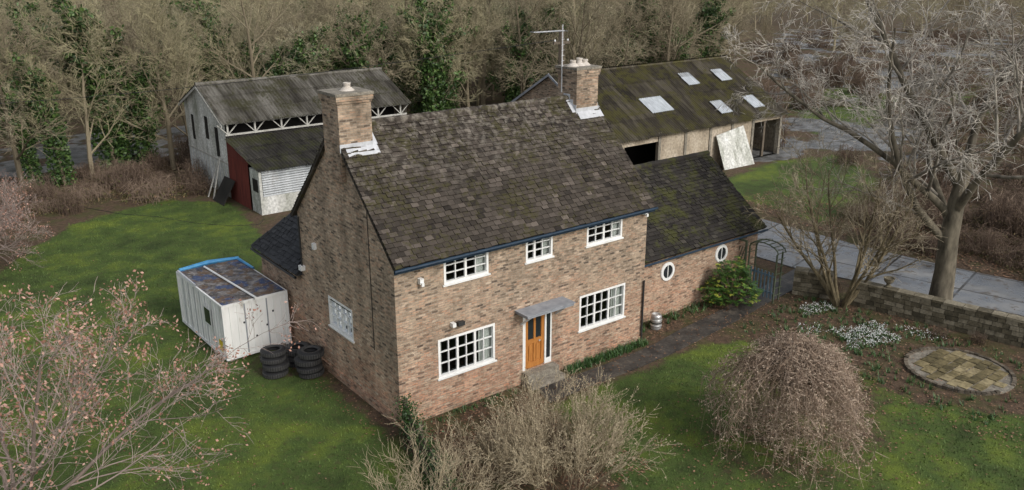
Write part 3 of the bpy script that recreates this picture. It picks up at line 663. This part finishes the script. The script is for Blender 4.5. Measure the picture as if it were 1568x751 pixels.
# ================================================================= VEGETATION
def grow(out,p,d,Ln,r,lv,P):
    ns=P['seg'][lv]; pts=[p];rad=[r]; w=P['wig'][lv]; upv=P['up'][lv]
    for i in range(ns):
        d=(d+V((U(-w,w),U(-w,w),U(-w,w)+upv))).normalized(); p=p+d*(Ln/ns); pts.append(p); rad.append(max(P['rmin']*.5,r*(1-.75*(i+1)/ns)))
    out.append((lv,pts,rad))
    if lv+1<len(P['seg']):
        k=P['kids'][lv]; t0=P['t0'][lv]
        for j in range(k):
            t=t0+(1-t0)*(j+U(0,1))/k; fi=min(t*ns,ns-.001); i=int(fi); f=fi-i
            q=pts[i].lerp(pts[i+1],f); dd=(pts[i+1]-pts[i]).normalized()
            pp=dd.orthogonal().normalized(); pp.rotate(Quaternion(dd,U(0,6.28)))
            a=math.radians(P['ang'][lv]*U(.6,1.35)); nd=dd*math.cos(a)+pp*math.sin(a)
            rr=(rad[i]*(1-f)+rad[i+1]*f)*P['rr']
            grow(out,q,nd,Ln*P['lr'][lv]*(1.2-.55*t)*U(.75,1.2),max(rr,P['rmin']),lv+1,P)
def tubes(m,out,mat,sides=(7,5,4,3,3,3)):
    for lv,pts,rad in out: m.tube(pts,rad,sides[lv],mat,min(1,.15+.2*lv+U(0,.25)))
M_BARKW=rndmat('woodland_bark',[(0,(.08,.066,.045)),(.3,(.165,.137,.092)),(.55,(.26,.22,.15)),(.8,(.30,.27,.16)),(1,(.35,.32,.22))],.9,inst=True)
M_IVY=rndmat('ivy_leaf',[(0,(.018,.042,.010)),(.6,(.052,.105,.024)),(1,(.11,.175,.045))],.5,spec=.4)
WP=dict(seg=[6,4,3,2,2],kids=[12,7,6,4],t0=[.2,.2,.15,.1],ang=[42,42,40,38],lr=[.42,.55,.55,.6],wig=[.08,.18,.25,.3,.3],up=[.05,.12,.08,.03,0],rr=.55,rmin=.014)
def wtree(h,ivy,seed):
    random.seed(seed); out=[]; grow(out,V((0,0,-.1)),V((U(-.08,.08),U(-.08,.08),1)).normalized(),h*.85,h*.015,0,WP)
    m=MB(); tubes(m,out,M_BARKW)
    if ivy:
        for lv,pts,rad in out:
            if lv>1 or (lv==1 and pts[0].z>h*(.6 if ivy<1.5 else .9)): continue
            n=int(1500*ivy) if lv==0 else int(120*ivy)
            for _ in range(n):
                t=U(0,.95)**.9*(len(pts)-1); i=min(int(t),len(pts)-2); q=pts[i].lerp(pts[i+1],t-i); R=(.9 if lv==0 else .5)*random.random()**.6
                a=U(0,6.28); m.leaf(q+V((math.cos(a)*R,math.sin(a)*R,U(-.3,.3))),U(.08,.18),M_IVY,U(0,1))
    return m.mesh('bare_tree_mesh')
WT=[wtree(13,0,1),wtree(12,0,2),wtree(14,0,3),wtree(11,0,4)]; WI=[wtree(12,1.0,5),wtree(11,1.9,6)]
M_BRAM=rndmat('bramble_stems',[(0,(.060,.042,.031)),(.5,(.15,.107,.079)),(1,(.27,.205,.155))],.9,inst=True)
M_BLEAF=rndmat('bramble_leaf',[(0,(.065,.045,.026)),(.4,(.14,.093,.051)),(.7,(.10,.107,.039)),(1,(.23,.14,.088))],.8,inst=True)
def bramble(seed,R,H,n,leaves):
    random.seed(seed); m=MB()
    for _ in range(n):
        a=U(0,6.28); b=U(0,6.28); r0=R*.7*math.sqrt(U(0,1)); p=V((math.cos(a)*r0,math.sin(a)*r0,-.05)); hh=H*U(.4,1.1); rr=R*U(.2,.8)
        q=p+V((math.cos(b)*rr*.3,math.sin(b)*rr*.3,hh)); e=p+V((math.cos(b)*rr,math.sin(b)*rr,hh*U(.4,1.15)))
        m.tube([p,p.lerp(q,.6)+V((U(-.05,.05),U(-.05,.05),.05)),q,e],[.014,.012,.010,.006],3,M_BRAM,U(0,1))
        for k in range(3):
            s=p.lerp(q,U(.4,1)); m.tube([s,s+V((U(-.4,.4),U(-.4,.4),U(0,.4)))],[.008,.004],3,M_BRAM,U(.2,1))
    for _ in range(leaves):
        a=U(0,6.28); r0=R*math.sqrt(U(0,1)); m.leaf((math.cos(a)*r0,math.sin(a)*r0,H*U(0,.85)*(1-.5*(r0/R)**2)),U(.03,.07),M_BLEAF,U(0,1))
    return m.mesh('bramble_mesh')
BR=[bramble(11,1.4,1.2,110,350),bramble(12,1.3,1.7,120,200),bramble(13,1.6,.8,90,500)]
random.seed(21)
wood=empty('woodland'); und=empty('bramble_undergrowth')
def lim(x): return .754*(x+10.9)-19.35
def ok_tree(x,y):
    if y<lim(x)+2: return False
    if y<36.5 and x<22: return False
    if x>=20 and y<30.5: return False
    if 40<y<54 and x<12: return random.random()<.12
    if y<=40 and x<5: return random.random()<.5
    return True
y=31.0
while y<118:
    sp=3.9 if y<58 else 6.2
    x=-26.0+U(0,sp)
    while x<150:
        xx=x+U(-.35,.35)*sp; yy=y+U(-.4,.4)*sp
        if x>-22+(y-30)*.12 and ok_tree(xx,yy):
            iv=random.random()<(.38 if xx<60 else .12)
            me=random.choice(WI if iv else WT); s=U(.72,1.08)
            place(me,'woodland_tree',wood,(xx,yy,0),U(0,6.28),(s*U(.95,1.15),s*U(.95,1.15),s))
        x+=sp
    y+=sp
for (x,y,s) in ((1.8,38.6,1.08),(2.9,39.4,.95),(3.6,38.0,.7),(-1.5,37.2,.75),(-3,38,.6),(24.5,36,.85),(27,38,.9),(33,37,.8),(36,40,.85),(44,41,.85),(14,38,.8),(12.5,39,.7),(18,39,.85)): place(WI[1],'woodland_tree',wood,(x,y,0),U(0,6.28),(s*1.1,s*1.1,s))
for i in range(150):
    x=U(85,260); y=U(25,130); s=U(.4,.8)
    if y<lim(x)+3 and y>25+(x-85)*.22 and (y>.30*x+8 or random.random()<.25): place(random.choice(WT),'woodland_tree',wood,(x,y,0),U(0,6.28),(s*1.3,s*1.3,s))
def scat(n,fn):
    for _ in range(n):
        p=fn()
        if p is None: continue
        s=p[2] if len(p)>2 else U(.7,1.3); place(random.choice(BR),'bramble_clump',und,(p[0],p[1],0),U(0,6.28),(s,s,s*U(.7,1.2)))
scat(26,lambda:(U(-9,4.6),U(29.8,35.5)) )
scat(20,lambda:(U(-14,-8.2),U(19,30),U(.7,1.1)))
scat(26,lambda:(U(-14,6),U(35.5,39),U(.4,.8)))
scat(26,lambda:(U(6,24),U(35.5,39)))
scat(30,lambda:(U(20,46),U(28.5,34)))
def rb1():
    x,y=U(27.4,41),U(-12,9)
    if x>28 and y>3.6+(x-28)*.25 and random.random()<.8: return None
    return (x,y,U(.5,1.1))
scat(110,rb1)
def rb2():
    x,y=U(40,150),U(-8,70)
    if y>lim(x)+4 : return None
    if 42<x<58 and 8<y<18: return None
    if x>55 and y>20+(x-70)*.2 and random.random()<.5: return None
    return (x,y,U(.8,1.7))
scat(480,rb2)
for p in ((19.6,-1.5,.4),(24,-12,.9),(18.7,-6.5,.3),(19.3,-7.6,.3)): place(BR[0],'bramble_clump',und,(p[0],p[1],0),U(0,6.28),(p[2],)*3)
M_BARKP=rndmat('pale_bark_lit_twigs',[(0,(.10,.085,.06)),(.3,(.155,.135,.10)),(.45,(.27,.24,.20)),(.7,(.42,.385,.33)),(1,(.52,.48,.42))],.9,mott=3.0)  # pale bark; lightest stops put the lit look of fine twigs into the colour
LP=dict(seg=[9,6,4,3,2],kids=[11,7,5,3],t0=[.15,.2,.15,.1],ang=[48,44,44,42],lr=[.44,.45,.52,.6],wig=[.17,.2,.26,.3,.3],up=[.04,.02,-.03,-.08,-.12],rr=.52,rmin=.011)
def bigtree(seed,loc,leaders,trunk):
    random.seed(seed); m=MB()
    n=len(trunk); m.tube([V(p) for p,_ in trunk],[r for _,r in trunk],14,M_BARKP,.25)
    for (z,dx,dy,h,r) in leaders:
        f=0
        for i in range(n-1):
            if trunk[i][0][2]<=z<=trunk[i+1][0][2]: f=i
        a,b=V(trunk[f][0]),V(trunk[f+1][0]); p=a.lerp(b,(z-a.z)/(b.z-a.z)); out=[]
        grow(out,p,V((dx,dy,1)).normalized(),h,r,0,LP); tubes(m,out,M_BARKP,(8,6,4,3,3))
    m.build('bare_tree',None,True,loc)
TR=[((0,0,-.1),.60),((0,.02,.3),.44),((.03,.03,1.5),.38),((-.02,.08,2.8),.35),((.05,.05,4.2),.30),((.2,.0,5.6),.22)]
bigtree(33,(21.5,-5.1,0),[(2.6,-.95,.75,9.0,.16),(3.2,.5,.6,8,.16),(3.6,-.9,.95,9.5,.15),(3.8,-.35,-.6,9,.18),(4.3,.6,-.45,8.5,.17),(4.8,-.55,.45,10.5,.18),(5.4,.15,.0,9,.18)],TR)
TR2=[((0,0,-.1),.5),((0,.02,.3),.36),((.1,.03,2.5),.30),((.0,.2,5.2),.22),((.1,.2,6.4),.17)]
bigtree(34,(27.2,-10.2,0),[(3.2,-.5,.5,7,.14),(4.4,.3,-.5,7,.14),(5.0,-.3,-.1,8,.15),(6.2,.1,.15,8,.15)],TR2)
MP=dict(seg=[6,4,3,2],kids=[10,7,5],t0=[.3,.2,.1],ang=[36,36,36],lr=[.42,.5,.5],wig=[.13,.2,.25,.3],up=[.06,.08,.05,0],rr=.55,rmin=.009)
M_BARKO=rndmat('olive_bark',[(0,(.11,.088,.05)),(.5,(.22,.18,.11)),(1,(.35,.30,.22))],.85,mott=5)
def multistem(seed,loc,n,h,r,P,name,mat,spread):
    random.seed(seed); m=MB()
    for i in range(n):
        a=i*2*math.pi/n+U(-.4,.4); sp=spread*U(.4,1.3); out=[]
        grow(out,V((math.cos(a)*.12,math.sin(a)*.12,-.1)),V((math.cos(a)*sp,math.sin(a)*sp,1)).normalized(),h*U(.75,1.1),r*U(.7,1.1),0,P); tubes(m,out,mat,(6,4,3,3,3))
    m.build(name,loc=loc)
multistem(40,(18.6,-2.6,0),8,5.4,.11,MP,'multi_stem_tree',M_BARKO,.6)
M_BARKK=rndmat('oak_bark',[(0,(.10,.078,.065)),(.5,(.19,.15,.127)),(1,(.32,.255,.225))],.85)
M_OLEAF=rndmat('withered_oak_leaf',[(0,(.20,.10,.07)),(.5,(.38,.21,.155)),(1,(.52,.335,.27))],.75)
OP=dict(seg=[3,7,5,4,3],kids=[11,11,7,4],t0=[.3,.18,.15,.1],ang=[50,42,42,42],lr=[2.0,.46,.48,.55],wig=[.1,.15,.24,.3,.3],up=[.0,.035,.03,.02,.02],rr=.52,rmin=.0062)
def oak(seed,loc,h,r,nleaf,P=OP):
    random.seed(seed); out=[]; grow(out,V((0,0,-.1)),V((.03,0,1)).normalized(),h,r,0,P); m=MB(); tubes(m,out,M_BARKK,(9,6,4,3,3))
    tw=[o for o in out if o[0]>=3]
    cen=[random.choice(tw)[1][-1] for _ in range(int(nleaf/6))]
    for c in cen:
        for _ in range(6): m.leaf(c+V((U(-.17,.17),U(-.17,.17),U(-.17,.17))),U(.025,.05),M_OLEAF,U(0,1))
    m.build('oak_tree',loc=loc)
oak(51,(-9.9,-.9,0),2.8,.20,9000)
oak(52,(-8.0,22.5,0),1.7,.12,3000)
M_PSTEM=rndmat('pale_twig',[(0,(.13,.10,.06)),(.5,(.29,.235,.155)),(1,(.45,.385,.265))],.85)
SP=dict(seg=[5,4,3],kids=[8,5],t0=[.2,.2],ang=[32,34],lr=[.42,.5],wig=[.14,.22,.3],up=[.04,.04,.02],rr=.6,rmin=.006)
def bush(seed,loc,R,n,h,name='bare_bush',buds=0):
    random.seed(seed); m=MB()
    for i in range(n):
        a=U(0,6.28); r0=R*.45*math.sqrt(U(0,1)); sp=U(.1,.95); out=[]
        grow(out,V((math.cos(a)*r0,math.sin(a)*r0,-.05)),V((math.cos(a)*sp,math.sin(a)*sp,1)).normalized(),h*U(.6,1.05),.016,0,SP); tubes(m,out,M_PSTEM,(4,3,3))
        for o in out:
            for _ in range(buds): m.leaf(o[1][-1].lerp(o[1][0],U(0,.7)),U(.014,.026),M_PSTEM,U(.6,1))
    m.build(name,loc=loc)
bush(61,(2.1,-4.7,0),2.3,100,2.2,buds=3)
bush(62,(-1.9,-4.6,0),1.0,26,2.7)
bush(63,(.3,-3.6,0),1.2,28,1.5,buds=1)
m=MB(); random.seed(70)
ha=V((-.05,-.25,0)); hb=V((-1.5,-5.2,0)); d=(hb-ha); Lh=d.length; d.normalize(); nn=V((-d.y,d.x,0))
for i in range(int(Lh/.16)): m.obox(ha+d*i*.16,d*.14,nn*.03,(0,0,1.0+U(-.04,.04)),M_WOOD,U(0,1))
for i in range(4): m.obox(ha+d*(i*1.6)+nn*.035,d*.1,nn*.1,(0,0,1.1),M_WOOD)
for _ in range(4600):
    t=U(0,Lh)
    if math.sin(t*2.3)+U(-1,1)<-.8: continue
    m.leaf(ha+d*t+nn*random.gauss(.0,.16)+V((0,0,min(1.25,abs(random.gauss(.75,.32))))),U(.025,.05),M_IVY,U(0,.5))
m.build('ivy_covered_fence')
M_WTW=rndmat('weeping_twig',[(0,(.15,.105,.073)),(.5,(.34,.255,.19)),(1,(.53,.43,.335))],.85); m=MB(); random.seed(80)
m.tube([V((0,0,-.1)),V((.05,.02,1.2)),V((0,.05,2.4)),V((.05,0,3.0))],[.10,.085,.07,.03],8,M_BARKO,.3)
for i in range(520):
    a=U(0,6.28); lump=1+.18*math.sin(3*a+1)+.12*math.sin(7*a); R=1.85*math.sqrt(U(.02,1))*lump; z0=U(2.0,2.8); top=3.5-.6*(R/1.75)**2+U(-.45,.15); zb=max(.06,U(.0,1.7)+(0 if R>.8 else .5))
    w=lambda k:U(-k,k); ca,sa_=math.cos(a),math.sin(a); pts=[V((0,0,z0)),V((ca*R*.45+w(.15),sa_*R*.45+w(.15),max(top,z0+.1))),V((ca*R*.88+w(.12),sa_*R*.88+w(.12),top-.15)),V((ca*R*1.05+w(.2),sa_*R*1.05+w(.2),(top+zb)*.55)),V((ca*R*1.05+w(.3),sa_*R*1.05+w(.3),zb))]
    m.tube(pts,[.013,.010,.008,.006,.004],3,M_WTW,U(0,.5))
    for k in range(19):
        t=U(1.0,3.98); j=int(t); q=pts[j].lerp(pts[j+1],t-j); e=q+V((U(-.28,.28),U(-.28,.28),U(-.28,.12))); m.tube([q,e],[.005,.003],3,M_WTW,U(.2,.9))
        for _ in range(2): m.leaf(e.lerp(q,U(0,.6)),U(.016,.034),M_WTW,U(.45,1))
m.build('weeping_tree',loc=(7.8,-7.7,0))
M_RLEAF=rndmat('rhododendron_leaf',[(0,(.022,.055,.012)),(.6,(.07,.15,.028)),(.84,(.13,.23,.045)),(1,(.45,.45,.07))],.4,spec=.5); m=MB(); random.seed(90)
for _ in range(30):
    a=U(0,6.28); m.tube([V((0,0,0)),V((math.cos(a)*.4,math.sin(a)*.4,.7)),V((math.cos(a)*U(.5,.8),math.sin(a)*U(.5,.8),U(.9,1.4)))],[.025,.02,.01],4,M_WOOD)
for _ in range(460):
    a=U(0,6.28); e=math.asin(U(-.05,1)); R=U(.8,1.1)*(1+.18*math.sin(3*a)+.1*math.sin(7*e)); c=V((math.cos(a)*math.cos(e)*R*1.1,math.sin(a)*math.cos(e)*R*.85,.35+math.sin(e)*R*1.25))
    k=U(0,.95)
    for q in range(8):
        t=q*.785+U(-.2,.2); dd=V((math.cos(t),math.sin(t),U(-.3,.4)))*U(.10,.17); s=V((-math.sin(t),math.cos(t),U(-.2,.2)))*.034
        m.face((c,c+dd*.5+s,c+dd,c+dd*.5-s),M_RLEAF,min(1,k+U(-.1,.16)))
m.build('rhododendron_bush',loc=(15.3,.15,0))
M_BLADE=rndmat('spring_blades',[(0,(.02,.055,.015)),(.6,(.05,.12,.03)),(1,(.10,.19,.05))],.5,spec=.4); M_SNOW=rndmat('snowdrop_petal',[(0,(.6,.62,.6)),(1,(.8,.8,.8))],.6)
def blades(m,x,y,h,k=5):
    for _ in range(k):
        a=U(0,6.28); b=V((x+U(-.05,.05),y+U(-.05,.05),0)); t=b+V((math.cos(a)*h*.5,math.sin(a)*h*.5,h*U(.6,1))); s=V((-math.sin(a),math.cos(a),0))*.014
        m.face((b-s,b+s,t),M_BLADE,U(0,1))
m=MB(); random.seed(95)
for _ in range(330):
    x=U(6.2,9.9); blades(m,x,U(-.5,-.12),U(.12,.3))
for _ in range(60): blades(m,U(1,4),U(-.5,-.12),U(.1,.2))
m.build('daffodil_leaves')
m=MB()
for (cx,cy,rx,ry,n) in ((16.6,-4.9,1.25,.9,460),(17.4,-2.3,.9,.5,120),(18.3,-6.0,.5,.8,60),(15.6,-3.4,.6,.5,40)):
    for _ in range(n):
        a=U(0,6.28); r=math.sqrt(U(0,1))*(1+.25*math.sin(4*a)); x=cx+rx*r*math.cos(a); y=cy+ry*r*math.sin(a); blades(m,x,y,U(.08,.15),4)
        for _ in range(3): m.leaf((x+U(-.07,.07),y+U(-.07,.07),U(.1,.16)),U(.015,.028),M_SNOW,U(0,1))
m.build('snowdrops')
m=MB(); random.seed(97)
for _ in range(480):
    x,y=U(13.5,19.2),U(-10.5,-1.2)
    if math.hypot(x-PX,y-PY)<1.9 or x>19.0+(-2.9-y)*.2-.4: continue
    blades(m,x,y,U(.08,.30),9)
for _ in range(90): blades(m,U(10.3,16.5),U(.3,.9),U(.15,.4),8)
m.build('flower_bed_plants')
N=130000; gx=rng.uniform(-12,15,N); gy=rng.uniform(-14,29,N); keep=(rng.random(N)<lawnmask(gx,gy)*1.0-.15)
keep&=~((gx>-.1)&(gx<18)&(gy>-.1)&(gy<10)); keep&=~((gx>-2.6)&(gx<-.1)&(gy>7.1)&(gy<11.7))
gx=gx[keep];gy=gy[keep];n=len(gx); a=rng.uniform(0,6.28,n); hgt=rng.uniform(.02,.075,n); w=.018
b=np.zeros((n,3,3)); b[:,0,0]=gx-np.cos(a)*w;b[:,0,1]=gy-np.sin(a)*w;b[:,1,0]=gx+np.cos(a)*w;b[:,1,1]=gy+np.sin(a)*w;b[:,2,0]=gx+rng.uniform(-.05,.05,n);b[:,2,1]=gy+rng.uniform(-.05,.05,n);b[:,2,2]=hgt
me=bpy.data.meshes.new('lawn_grass'); me.from_pydata(b.reshape(-1,3).tolist(),[],np.arange(n*3).reshape(-1,3).tolist())
mm=NT('grass_blade',.7,.3); n4=mm.noise(.25,4);n1=mm.noise(.9,5)
mm.col(mm.ramp(mm.math('ADD',mm.math('MULTIPLY',n4,.5),mm.math('MULTIPLY',n1,.5)),[(.37,tuple(1.15*q for q in G1)),(.5,tuple(1.2*q for q in G2)),(.62,tuple(1.15*q for q in G3))])); me.materials.append(mm.m); place(me,'lawn_grass')
M_FL=rndmat('fallen_leaf',[(0,(.07,.04,.025)),(.5,(.19,.105,.062)),(1,(.35,.215,.14))],.8); m=MB(); random.seed(99)
def fl(n,fn,s=(.025,.05)):
    for _ in range(n):
        x,y=fn(); m.leaf((x,y,U(.02,.06)),U(*s),M_FL,U(0,1),True)
fl(900,lambda:(random.gauss(-6.5,2.8),random.gauss(4,6)))
fl(2200,lambda:(U(-.3,4.4),U(-6,-.2)))
fl(1500,lambda:(random.gauss(9,2.4),random.gauss(-7.3,1.6)))
fl(3000,lambda:(U(12.8,19.6),U(-12,-.6)))
fl(4200,lambda:(U(26.8,31.5),U(-12,10)),(.04,.08))
fl(350,lambda:(U(20.5,27),U(-12,8)),(.04,.06))
fl(600,lambda:(U(10.1,16.5),U(-.3,.95)))
fl(260,lambda:(U(-.9,-.1),U(-.5,8)))
fl(250,lambda:(U(4,16),U(-1.6,-.6)))
m.build('fallen_leaves')

# ================================================================= camera, light
cam=bpy.data.cameras.new('camera'); co=bpy.data.objects.new('camera',cam); SC.collection.objects.link(co)
cam.lens=29.96; cam.sensor_width=36; cam.clip_end=3000; cam.clip_start=.1
th=math.radians(18.5); co.location=(-10.9,-19.35,13)
dv=V((.613*math.cos(th),.79*math.cos(th),-math.sin(th))); co.rotation_euler=dv.to_track_quat('-Z','Y').to_euler()
SC.camera=co
AZ=math.radians(170); EL=math.radians(37)
w=bpy.data.worlds.new('World'); SC.world=w; w.use_nodes=True; wt=w.node_tree
sk=wt.nodes.new('ShaderNodeTexSky'); sk.sky_type='NISHITA'; sk.sun_disc=False; sk.sun_elevation=EL; sk.sun_rotation=AZ; sk.dust_density=3; sk.air_density=1
hs=wt.nodes.new('ShaderNodeHueSaturation'); hs.inputs['Saturation'].default_value=.35; hs.inputs['Value'].default_value=1.2
wt.links.new(sk.outputs[0],hs.inputs['Color']); wt.links.new(hs.outputs[0],wt.nodes['Background'].inputs[0]); wt.nodes['Background'].inputs[1].default_value=.15
sd=bpy.data.lights.new('sun','SUN'); so=bpy.data.objects.new('sun',sd); SC.collection.objects.link(so); sd.energy=1.4; sd.angle=math.radians(14); sd.color=(1,.96,.9)
to=V((math.sin(AZ)*math.cos(EL),math.cos(AZ)*math.cos(EL),math.sin(EL)))
so.rotation_euler=(to).to_track_quat('Z','Y').to_euler()
SC.view_settings.view_transform='Standard'; SC.view_settings.look='None'; SC.view_settings.exposure=0
